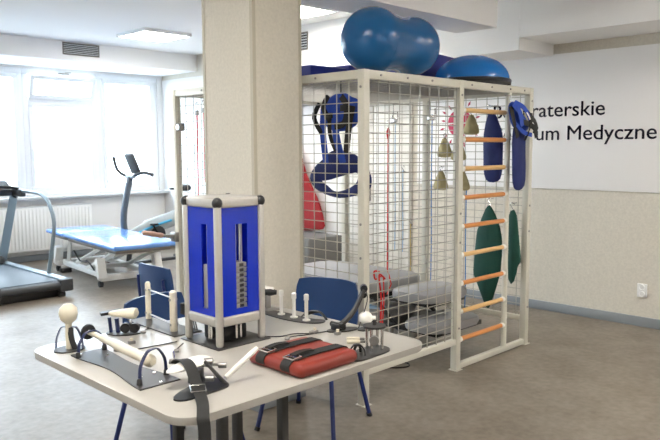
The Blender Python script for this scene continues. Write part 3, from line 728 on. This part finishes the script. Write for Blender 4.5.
# 1 bulb grip at the far left corner
g1 = thing('bulb_grip', 'cream bulb-topped grip on round plate at the table left corner', 'grip', (-1.835, -.075, TZ))
plate_oval(0, 0, .062, .05).build('base_plate', 'gunmetal', g1)
MB().lathe([(0, .005), (.014, .005), (.015, .06), (.013, .10), (.014, .108), (.030, .122), (.037, .145), (.034, .168), (.018, .184), (0, .187)], seg=26).build('knob', 'cream', g1)
m_ = MB()
for sg in (-1, 1): m_.strip([V((sg * -.005, 0, .09)), V((0, 0, .094)) + VX * sg * .02, V((0, 0, .085)) + VX * sg * .034, V((0, 0, .045)) + VX * sg * .05, V((0, 0, .006)) + VX * sg * .054], .014, VY, .003, 4)
m_.build('side_bands', 'bluemetal', g1)
MB().strip([V((.0, -.016, .092)), V((.0, -.02, .05)), V((.01, -.03, .005))], .022, VX, .003, 3).build('front_band', 'gunmetal', g1)
# 2 forearm roller
g2 = thing('forearm_roller', 'long cream roller over a dark waisted plate along the table front-left edge', 'forearm trainer', (-1.805, -.44, TZ))
out = []; HL = .275
for i in range(15):
    v = -HL + 2 * HL * i / 14; out.append((-.078 + .026 * math.cos(v / HL * PI / 2) ** 2 + .01 * (v / HL), v))
for i in range(14, -1, -1):
    v = -HL + 2 * HL * i / 14; out.append((.068 - .022 * math.cos(v / HL * PI / 2) ** 2, v))
MB().prism(out, 0, .005, XY).build('base_plate', 'gunmetal', g2)
MB().lathe([(0, 0), (.010, 0), (.0105, .10), (.014, .108), (.0145, .22), (.018, .228), (.0185, .385), (.016, .41), (.020, .42), (.0225, .445), (.022, .47), (.012, .487), (0, .489)], (.005, .265, .083), (-.02, -.998, -.03), 24).build('roller', 'cream', g2)
MB().lathe([(0, 0), (.028, 0), (.031, .007), (.028, .015), (.011, .018), (0, .018)], (.005, .278, .083), (0, -1, 0), 26).build('end_disc', 'black', g2)
for yy, hh in ((.235, .090), (-.215, .108)):
    m_ = MB(); arch(m_, (-.002, yy, .004), (1, .25, 0), .125, hh, .012)
    a_ = m_.build('arch', 'bluemetal', g2)
    for sg in (-1, 1): MB().lathe([(0, 0), (.011, 0), (.009, .018), (.005, .022), (0, .022)], (-.002 + sg * .062, yy + sg * .0155, .004), seg=12).build('foot', 'black', a_)
for x, y in ((.0, -.26), (.04, -.15), (-.04, .25), (.03, .17), (-.02, -.16)): MB().lathe([(0, .005), (.007, .005), (.006, .008), (0, .0085)], (x, y, 0), seg=10).build('screw', 'chrome', g2)
# 3 palm rest
g3_ = thing('palm_rest', 'cream saddle-shaped palm rest on black bracket behind the bulb grip', 'palm rest', (-1.555, .0, TZ), R(0))
plate_oval(0, 0, .075, .05, R(-45)).build('base_plate', 'gunmetal', g3_)
MB().loft([V((0, 0, .088)) + VX * s_ for s_ in (-.062, -.05, -.02, .01, .035, .055, .064)], [.010, .018, .026, .033, .038, .036, .014], 16, sx=.62, sy=1.0, up=(0, 0, 1)).build('cushion', 'cream', g3_)
MB().strip([V((0, 0, .085)) - VX * .10, V((0, 0, .088)) - VX * .06 + VY * .02, V((0, 0, .09)) - VX * .02 + VY * .045], .042, VY, .012, 3).build('thumb_strap', 'black', g3_)
MB().tube([V((0, 0, .07)) - VX * .062, V((0, 0, .0)) - VX * .055], .008, 8).tube([V((0, 0, .065)) - VX * .03, V((0, 0, .0)) - VX * .025], .010, 8).build('bracket', 'bluemetal', g3_)
for s_ in (.01, .05):
    c = V((0, 0, .026)) + VX * s_ - VY * .01
    MB().cone(c - VY * .008, c + VY * .012, .021, seg=20).build('wheel', 'black', g3_)
MB().tube([V((0, 0, .03)) + VX * .01, V((0, 0, .03)) + VX * .05], .006, 8).tube([V((0, 0, .06)) + VX * .03, V((0, 0, .0)) + VX * .03], .005, 8).build('axle', 'chrome', g3_)
# 4 fork with two cream posts
g4 = thing('post_frame', 'two upright cream posts joined by steel rods on dark plate left of the tower', 'finger frame', (-1.372, 0, TZ))
MB().prism([(-.06, .19), (.05, .19), (.07, -.22), (-.07, -.22)], 0, .005, XY).build('base_plate', 'gunmetal', g4)
pa, pb = V((.025, .145, .004)), V((-.02, -.14, .004))
for p_, r_, h_ in ((pa, .013, .175), (pb, .0165, .18)):
    MB().lathe([(0, 0), (r_, 0), (r_, h_ - .008), (r_ * .6, h_), (0, h_ + .001)], p_, seg=18).build('upright', 'cream', g4)
MB().tube([pa + V((0, 0, .14)), pb + V((0, 0, .145))], .004, 8).tube([pa + V((0, 0, .025)), pb + V((0, 0, .03))], .004, 8).build('rod', 'steel', g4)
for z in (.03, .14):
    MB().cone(pb + V((-.02, 0, z)), pb + V((.02, 0, z)), .006, seg=10).build('bolt', 'steel', g4); MB().cone(pa + V((-.016, 0, z)), pa + V((.016, 0, z)), .006, seg=10).build('bolt', 'steel', g4)
m_ = MB()
for i in range(4): m_.strip([pb + V((.03 + .006 * i, -.035, .11 - .02 * i)), pb + V((.045 + .008 * i, -.05, .06)), pb + V((.045 + .012 * i, -.06, 0))], .012, VY, .003, 3)
m_.box(pb + V((.035, -.035, .10)), (.03, .03, .05), None, .004).build('hinge_bracket', 'black', g4)
# 5 strapped hand splint at the front corner
g5 = thing('hand_splint', 'cream hand rest with hanging black strap on black base at the front corner', 'hand trainer', (-1.73, -.82, TZ))
MB().prism(smooth2([(-.135, -.05), (-.115, -.085), (-.03, -.085), (.06, -.075), (.085, -.03), (.075, .06), (.04, .085), (-.02, .02), (-.09, -.01)], 3), 0, .006, XY).build('base_plate', 'black', g5)
hd = V((.97, .24, 0)).normalized(); c0 = V((.0, .062, .062))
MB().loft([c0 + hd * s_ for s_ in (-.105, -.09, -.05, .0, .05, .085, .095)], [.004, .018, .032, .042, .046, .040, .012], 16, sx=.30, sy=1.0, up=(0, 0, 1)).build('hand_pad', 'whitepl', g5)
MB().strip([(-.018, .115, .060), (-.016, .09, .077), (-.020, .05, .082), (-.034, .0, .074), (-.048, -.045, .045), (-.064, -.09, .020), (-.094, -.15, .010), (-.130, -.205, .007), (-.152, -.236, -.004), (-.154, -.244, -.03), (-.157, -.250, -.070)], .038, (.85, -.45, 0), .005, 4).build('strap', 'strap', g5)
MB().tube([(-.078, -.060, .036), (-.094, -.090, .026), (-.052, -.112, .026), (-.036, -.082, .036)], .0022, 6, 0, True).build('buckle', 'chrome', g5)
MB().tube([(.075, -.03, .003), (.045, .03, .07), (.03, .055, .003)], .006, 8).build('support_arm', 'gunmetal', g5)
MB().tube([(.07, -.06, .003), (.04, .02, .07)], .006, 8).build('support_arm', 'gunmetal', g5)
MB().box((.0, .02, .035), (.045, .045, .05), (0, 0, R(35)), .006).build('pivot_block', 'gunmetal', g5)
MB().tube([(-.02, .125, .062), (.105, .0, .052)], .0055, 8).build('clamp_shaft', 'steel', g5)
for p, s_ in (((-.02, .125, .065), .010), ((.03, .075, .062), .010), ((.065, .04, .060), .015), ((.10, .005, .05), .010), ((.02, -.03, .03), .010)): MB().cone(V(p) - V((.010, -.010, 0)), V(p) + V((.010, -.010, 0)), s_, seg=14).build('clamp_screw', 'steel', g5)
MB().tube([(-.02, .12, .065), (.005, .165, .085)], .004, 6).build('clamp_key', 'chrome', g5)
MB().lathe([(0, 0), (.0085, 0), (.0095, .13), (.008, .15), (0, .153)], (.075, -.045, .025), V((.80, -.10, .50)), 16).build('lever', 'whitepl', g5)
# 6 red pad with two straps
g6 = thing('arm_cushion', 'red vinyl cushion with two buckled black straps lying near the front table edge', 'cushion', (-1.303, -.872, TZ))
pl_ = MB().b2(-.150, .150, -.15, .15, 0, .050, .0235, 5).build('cushion', 'red', g6)
for yy in (-.068, .068):
    MB().strip([(-.134, yy, .003), (-.153, yy, .024), (-.146, yy, .044), (-.128, yy, .053), (-.11, yy, .0535), (.0, yy + .004, .0545), (.09, yy, .0545), (.128, yy, .053), (.146, yy, .044), (.153, yy, .024), (.134, yy, .003)], .046, (0, 1, 0), .004, 3).build('strap', 'strap', g6)
    b_ = MB().tube([(-.135, yy - .025, .058), (-.095, yy - .025, .062), (-.095, yy + .025, .062), (-.135, yy + .025, .058)], .0032, 6, 0, True).tube([(-.115, yy - .025, .061), (-.115, yy + .025, .061)], .0025, 6)
    b_.build('buckle', 'chrome', g6)
    MB().strip([(-.115, yy, .067), (-.06, yy + .01, .068), (-.01, yy + .008, .064)], .026, (0, 1, 0), .004, 3).build('strap_end', 'strap', g6)
# 7 three white rods
g7 = thing('peg_stand', 'three upright white pegs on a slim dark plate right of the tower', 'peg stand', (-.865, -.335, TZ))
MB().prism(smooth2([(-.03, .20), (.02, .20), (.045, .08), (.04, -.06), (.07, -.14), (.02, -.16), (-.03, -.10), (-.05, .04)], 3), 0, .006, XY).build('base_plate', 'gunmetal', g7)
for y, h in ((.085, .125), (-.005, .125), (-.09, .13)):
    MB().lathe([(0, .006), (.018, .006), (.018, .012), (.0085, .014), (.0085, h - .03), (.0115, h - .028), (.0115, h - .004), (.008, h), (0, h)], (.0, y, 0), seg=16).build('peg', 'whitepl', g7)
MB().strip([(.03, -.02, .006), (.06, -.04, .03), (.085, -.09, .032), (.08, -.14, .008)], .024, (.7, .7, 0), .004, 4).tube([(.04, -.03, .015), (.09, -.08, .03), (.07, -.15, .01)], .006, 8, 4).build('finger_band', 'black', g7)
# 8 pinch grip
g8 = thing('pinch_grip', 'small black and white pinch grip just right of the tower', 'pinch grip', (-.825, -.095, TZ)); g8.scale = (1.25, 1.25, 1.25)
MB().b2(-.035, .03, -.05, .05, 0, .006, .002).b2(-.012, .012, -.012, .012, .005, .06, .003).build('base', 'steel', g8)
MB().tube([(0, 0, .055), (-.01, .0, .08), (-.02, .01, .115)], .006, 8, 3).tube([(0, 0, .055), (0, 0, .035), (-.015, .0, .012)], .006, 8, 3).loft([V((0, 0, .07)) - VX * .012, V((0, 0, .07)) + VX * .015, V((0, 0, .068)) + VX * .04], [.018, .016, .009], 12).build('jaw', 'black', g8)
MB().loft([V((0, 0, .085)) - VX * .008, V((0, 0, .083)) + VX * .028], [.012, .006], 12).build('pad', 'whitepl', g8)
# 9 lever arm
g9 = thing('arm_lever_trainer', 'black double-bar lever arm leaning up beside the navy chair back', 'lever arm', (-.875, -.645, TZ))
plate_oval(.015, -.005, .075, .035, R(-20)).build('base_plate', 'gunmetal', g9)
top = V((.088, -.066, .186))
for o_ in (-.014, .014):
    MB().loft(spline([V((-.01, 0, .02)) + VY * o_, V((.022, -.025, .05)) + VY * o_, V((.055, -.048, .10)) + VY * o_, top + VY * o_ - V((0, 0, .005))], 4), .0095, 8).build('arm', 'gunmetal', g9)
MB().cone(top - VY * .018, top + VY * .018, .016, seg=18).cone(top + V((.0, .0, -.03)) - VY * .016, top + V((0, 0, -.03)) + VY * .016, .012, seg=16).build('pivot', 'black', g9)
MB().b2(-.03, .02, -.025, .025, .005, .035, .006).cone((-.012, -.035, .028), (-.012, .035, .028), .012, seg=14).build('bracket', 'black', g9)
MB().tube([top + V((.004, -.006, 0)), top + V((.008, -.012, -.06)), V((.06, -.06, .01))], .002, 6, 4).build('cable', 'black', g9)
# 10 white ball grip
g10 = thing('ball_grip', 'white ball grip on a short stem between lever arm and round holder', 'grip', (-.780, -.715, TZ))
MB().sph((0, 0, .052), .031, (1, 1, 1), 24, 16).loft([V((0, 0, .05)) + VX * .02, V((0, 0, .052)) + VX * .045], [.014, .009], 12).build('ball', 'whitepl', g10)
plate_oval(0, 0, .04, .03).lathe([(0, .004), (.009, .004), (.009, .03), (0, .03)], seg=12).build('stem', 'gunmetal', g10)
# 11 round rod holder
g11 = thing('rod_holder', 'round black-topped holder with steel pillars near the right table corner', 'holder', (-1.025, -.96, TZ), R(0))
MB().prism([(x, y) for x, y in smooth2([(-.15, -.02), (-.13, .035), (-.02, .045), (.06, .04), (.09, .0), (.06, -.05), (-.03, -.06), (-.12, -.06)], 3)], 0, .006, XY).build('base_plate', 'gunmetal', g11)
MB().lathe([(0, 0), (.045, 0), (.046, .004), (.045, .008), (.008, .009), (.007, .028), (0, .03)], (.025, .0, .095), seg=28).build('top_disc', 'gunmetal', g11)
for a in (20, 110, 200, 290):
    MB().cone((.025 + .032 * math.cos(R(a)), .032 * math.sin(R(a)), .005), (.025 + .032 * math.cos(R(a)), .032 * math.sin(R(a)), .096), .0062, seg=12).build('pillar', 'chrome', g11)
MB().lathe([(.010, 0), (.019, 0), (.019, .02), (.010, .02)], (.008, -.012, .05), (-.7, -.7, 0), 18).build('bearing', 'steel', g11)
m_ = MB(); arch(m_, (-.085, -.01, .004), VX, .058, .045, .016); arch(m_, (-.07, .005, .004), (1, .3, 0), .06, .035, .010); m_.build('finger_loop', 'black', g11)
# 12 wooden pins between holder and cushion
for k, (x, y, l) in enumerate(((-.955, -.80, 'upper of two short cream pins lying left of the round holder'), (-.985, -.83, 'lower of two short cream pins lying left of the round holder'))):
    g = thing('grip_pin', l, 'pin', (x, y, TZ + .0085))
    MB().lathe([(0, 0), (.008, 0), (.008, .05), (.005, .055), (0, .056)], -VX * .025, VX, 14).build('pin', 'cream', g)
    MB().lathe([(0, 0), (.0055, 0), (.0055, .02), (0, .02)], VX * .030, VX, 12).build('tip', 'steel', g)
# 13 cords on the table
def tcord(pts, label, r=.0022):
    pts = [(x, y, TZ + r) for x, y in pts]
    o = MB().tube(pts, r, 6, 5).build('pull_cable', 'black'); tag(origin(o, pts[0]), label, 'cable')
    n_ = V(pts[-1]); bead = MB().lathe([(0, -.012), (.006, -.010), (.0075, 0), (.006, .010), (0, .012)], n_ - V(pts[0]) + V((0, 0, .0055)), VX, 12).build('toggle', 'steel', o)
tcord([(-1.475, -.29), (-1.58, -.28), (-1.66, -.27), (-1.72, -.24)], 'thin black cable lying left of the tower foot')
tcord([(-1.40, .0), (-1.46, -.02), (-1.50, -.07)], 'short cable with toggle between palm rest and cream posts')
tcord([(-1.165, -.50), (-1.12, -.54), (-1.05, -.55), (-1.0, -.60)], 'short black cable curling from the tower right foot')
tcord([(-.93, -.62), (-1.02, -.60), (-1.10, -.575), (-1.14, -.60)], 'thin cable running from lever arm towards the tower')
tcord([(-1.47, -.33), (-1.53, -.38), (-1.56, -.42)], 'short cable ending in a toggle in front of the tower left foot')
for x, y, l in ((-.98, -.60, 'small steel clamp left of the lever arm'), (-.93, -.69, 'small steel clamp in front of the lever arm'), (-1.62, -.18, 'small steel clamp between palm rest and roller')):
    g = thing('cable_clamp', l, 'clamp', (x, y, TZ))
    MB().b2(-.014, .014, -.01, .01, 0, .014, .003).build('body', 'steel', g); MB().cone((0, 0, .013), (0, 0, .024), .007, seg=10).build('knob', 'cream', g)

# ------------------------------------------------------------------ treadmill
tm = thing('treadmill', 'dark treadmill with silver rails and curved handrail at the left edge', 'treadmill', (-.165, 4.47, 0))
MB().b2(-.42, .42, 0, 1.95, .085, .165, .01).build('deck', 'treaddark', tm)
MB().b2(-.32, .32, .03, 1.72, .166, .172, .002).build('running_belt', 'belt', tm)
for sx in (-1, 1):
    MB().b2(sx * .33, sx * .425, .0, 1.9, .160, .188, .006).build('side_rail', 'treadsilver', tm)
    MB().b2(sx * .30, sx * .44, -.075, .02, .06, .19, .015).build('rear_cap', 'treaddark', tm)
    MB().cone((sx * .30, -.02, .03), (sx * .36, -.02, .03), .03, seg=16).build('rear_foot', 'black', tm)
    MB().loft([(sx * .405, 1.80, .17), (sx * .405, 1.33, 1.02)], [.075, .065], 4, sx=1.6, sy=.75, up=(0, 1, 0)).build('upright', 'treadsilver', tm)
    MB().tube([(sx * .405, 1.10, 1.075), (sx * .405, .75, 1.07), (sx * .405, .56, 1.055), (sx * .405, .38, .97), (sx * .405, .27, .80), (sx * .405, .29, .62), (sx * .405, .45, .20), (sx * .405, .46, .17)], .021, 12, 5).build('handrail', 'treadsilver', tm)
    MB().box((sx * .405, 1.24, 1.055), (.07, .36, .085), (R(2), 0, 0), .015).build('console_bracket', 'treaddark', tm)
MB().cone((-.33, -.03, .125), (.33, -.03, .125), .04, seg=20).build('rear_roller', 'treaddark', tm)
MB().b2(-.36, .36, 1.55, 2.0, .12, .27, .05, 4).build('motor_hood', 'treaddark', tm)
MB().box((0, 1.36, 1.10), (.74, .24, .10), (R(28), 0, 0), .03).build('console', 'treaddark', tm)
MB().box((0, 1.332, 1.147), (.46, .15, .012), (R(28), 0, 0), .003).build('display', 'screen', tm)
MB().tube([(-.37, 1.12, 1.10), (-.2, 1.08, 1.13), (.2, 1.08, 1.13), (.37, 1.12, 1.10)], .018, 10, 4).build('grip_bar', 'black', tm)
MB().b2(-.35, .35, 0.03, 1.9, .0, .085, .004).build('subframe', 'black', tm)

# ------------------------------------------------------------------ blue therapy bed
bd = thing('therapy_bed', 'sky blue padded therapy bed on white height-adjustable frame by the window', 'therapy bed', (1.10, 5.18, .012), R(-6))
MB().b2(-.39, .39, -1.13, .52, .455, .512, .025, 4).build('mattress', 'bedblue', bd)
MB().b2(-.39, .39, .53, 1.12, .455, .512, .025, 4).build('head_section', 'bedblue', bd)
MB().b2(-.32, .32, -1.0, .5, .405, .447, .004).b2(-.32, .32, .56, 1.0, .41, .447, .004).build('top_frame', 'steel', bd)
m_ = MB()
for sx in (-1, 1):
    m_.tube([(sx * .25, -.80, .39), (sx * .25, .0, .13)], .028, 4).tube([(sx * .25, .62, .39), (sx * .25, .70, .13)], .028, 4).tube([(sx * .25, -.35, .39), (sx * .25, .45, .13)], .024, 4)
m_.b2(-.27, .27, -.84, -.76, .37, .41, .004).b2(-.27, .27, -.05, .03, .10, .15, .004)
m_.build('lift_arms', 'rad', bd)
MB().b2(-.30, -.22, -.62, .82, .07, .125, .006).b2(.22, .30, -.62, .82, .07, .125, .006).b2(-.36, .36, -.66, -.57, .06, .13, .01).b2(-.36, .36, .77, .86, .06, .13, .01).build('base_frame', 'rad', bd)
for x, y in ((-.34, -.61), (.34, -.61), (-.34, .81), (.34, .81)):
    f_ = MB().tube([(x, y, .12), (x, y - .0, .075)], .03, 12).box((x, y - .0, .20), (.10, .08, .24), (R(-18 if y < 0 else 18), 0, 0), .012).build('leg', 'rad', bd)
    MB().cone((x - .02, y + .02, .024), (x + .02, y + .02, .024), .035, seg=18).build('castor', 'rubber', f_)
MB().tube([(-.1, -.5, .36), (-.08, -.1, .24), (.0, .3, .16)], .022, 10).build('actuator', 'black', bd)
MB().tube([(-.3, .35, .30), (-.3, .15, .20), (-.3, -.10, .22), (-.3, -.3, .14)], .009, 8, 5).build('cable', 'black', bd)
MB().b2(-.37, -.24, .62, .72, -.01, .045, .012).build('foot_pedal', 'black', bd)

# ------------------------------------------------------------------ exercise bike
bk = thing('exercise_bike', 'grey upright exercise bike beyond the blue bed, in front of the window', 'exercise bike', (2.05, 5.66, 0)); bk.scale = (1, 1, 1.055)
MB().loft(spline([(-.40, 0, .36), (-.25, 0, .44), (.0, 0, .50), (.22, 0, .55), (.38, 0, .58), (.46, 0, .52)], 4), [.05] + [.07] * 5 + [.10] * 14 + [.07], 18, sx=1.0, sy=.6, up=(0, 0, 1)).build('body', 'bikegrey', bk)
MB().tube([(-.30, -.06, .42), (-.05, -.075, .50), (.20, -.075, .55)], .016, 8, 4).build('stripe', 'bikeblue', bk)
MB().loft(spline([(-.38, 0, .30), (-.46, 0, .45), (-.47, 0, .64), (-.43, 0, .86), (-.36, 0, 1.12)], 4), .042, 12).build('front_mast', 'mast', bk)
MB().tube([(-.36, -.06, 1.13), (-.28, -.18, 1.18), (-.20, -.30, 1.15)], .021, 8, 4).build('handlebar', 'treaddark', bk)
MB().tube([(-.36, .06, 1.13), (-.40, .17, 1.17), (-.44, .21, 1.24), (-.47, .22, 1.38)], .021, 8, 4).build('handlebar', 'treaddark', bk)
MB().tube([(-.36, -.1, 1.13), (-.36, .1, 1.13)], .028, 10).build('bar_clamp', 'treadsilver', bk)
MB().box((-.33, -.02, 1.29), (.05, .20, .27), (0, R(-24), 0), .014).build('console', 'treaddark', bk)
MB().box((-.305, -.02, 1.30), (.006, .14, .14), (0, R(-24), 0), .001).build('display', 'screen', bk)
MB().loft([(.34, 0, .56), (.40, 0, .90)], [.05, .026], 12).build('seat_post', 'treadsilver', bk)
MB().loft(spline([(.24, 0, .955), (.33, 0, .95), (.43, 0, .955), (.53, 0, .96)], 4), [.02] + [.04] * 3 + [.06] * 3 + [.10] * 3 + [.12, .11, .06], 16, sx=.40, sy=1.0, up=(0, 0, 1)).build('saddle', 'black', bk)
MB().cone((0, -.07, .38), (0, .07, .38), .11, seg=28).build('crank_cover', 'treaddark', bk)
for sg in (-1, 1):
    c_ = MB().tube([(0, sg * .09, .38), (sg * .10, sg * .09, .38 - sg * .14)], .013, 8).build('crank', 'black', bk)
    MB().b2(sg * .10 - .045, sg * .10 + .045, sg * .10, sg * .17, .37 - sg * .14, .395 - sg * .14, .006).build('pedal', 'black', c_)
MB().tube([(-.38, 0, .35), (-.42, 0, .06)], .035, 10).build('front_strut', 'treaddark', bk)
MB().tube([(.40, 0, .50), (.46, 0, .06)], .035, 10).build('rear_strut', 'treaddark', bk)
MB().b2(-.46, -.38, -.26, .26, 0, .06, .02).build('foot_bar', 'treaddark', bk); MB().b2(.42, .50, -.26, .26, 0, .06, .02).build('foot_bar', 'treaddark', bk)
MB().b2(-.40, .44, -.03, .03, .02, .06, .008).build('base_beam', 'treaddark', bk)

# ------------------------------------------------------------------ light
w = bpy.data.worlds.new('World'); bpy.context.scene.world = w; w.use_nodes = True
nt = w.node_tree; bg = nt.nodes['Background']; bg.inputs[1].default_value = 6.2
tc = nt.nodes.new('ShaderNodeTexCoord'); sp = nt.nodes.new('ShaderNodeSeparateXYZ'); cr = nt.nodes.new('ShaderNodeValToRGB')
nt.links.new(tc.outputs['Generated'], sp.inputs[0]); nt.links.new(sp.outputs['Z'], cr.inputs[0]); nt.links.new(cr.outputs[0], bg.inputs[0])
mr = nt.nodes.new('ShaderNodeMapRange'); mr.inputs[1].default_value = -1; mr.inputs[2].default_value = 1
nt.links.new(sp.outputs['Z'], mr.inputs[0]); nt.links.new(mr.outputs[0], cr.inputs[0])
e = cr.color_ramp.elements; e[0].position = .44; e[0].color = (.24, .28, .30, 1); e[1].position = .52; e[1].color = (.76, .89, 1.0, 1)   # overcast sky over pale ground

# ------------------------------------------------------------------ camera
cam = bpy.data.cameras.new('Camera'); co = bpy.data.objects.new('Camera', cam); C.objects.link(co)
cam.sensor_width = 36; cam.lens = 708.52 / 660 * 36; cam.clip_end = 60; cam.clip_start = .05
cam.dof.use_dof = True; cam.dof.focus_distance = 3.6; cam.dof.aperture_fstop = 7
pit, yaw, rol = .1002, .783, -.0043
fw = V((math.cos(yaw) * math.cos(pit), math.sin(yaw) * math.cos(pit), -math.sin(pit)))
r_ = V((math.sin(yaw), -math.cos(yaw), 0)); u_ = r_.cross(fw)
r2 = math.cos(rol) * r_ + math.sin(rol) * u_; u2 = -math.sin(rol) * r_ + math.cos(rol) * u_
mt = Matrix((r2, u2, -fw)).transposed().to_4x4(); mt.translation = V((-3.061, -2.7668, 1.5445))
co.matrix_world = mt
sc = bpy.context.scene; sc.camera = co
sc.view_settings.view_transform = 'Standard'; sc.view_settings.look = 'None'; sc.view_settings.gamma = 1
sc.view_settings.exposure = 1.52; sc.view_settings.use_curve_mapping = False
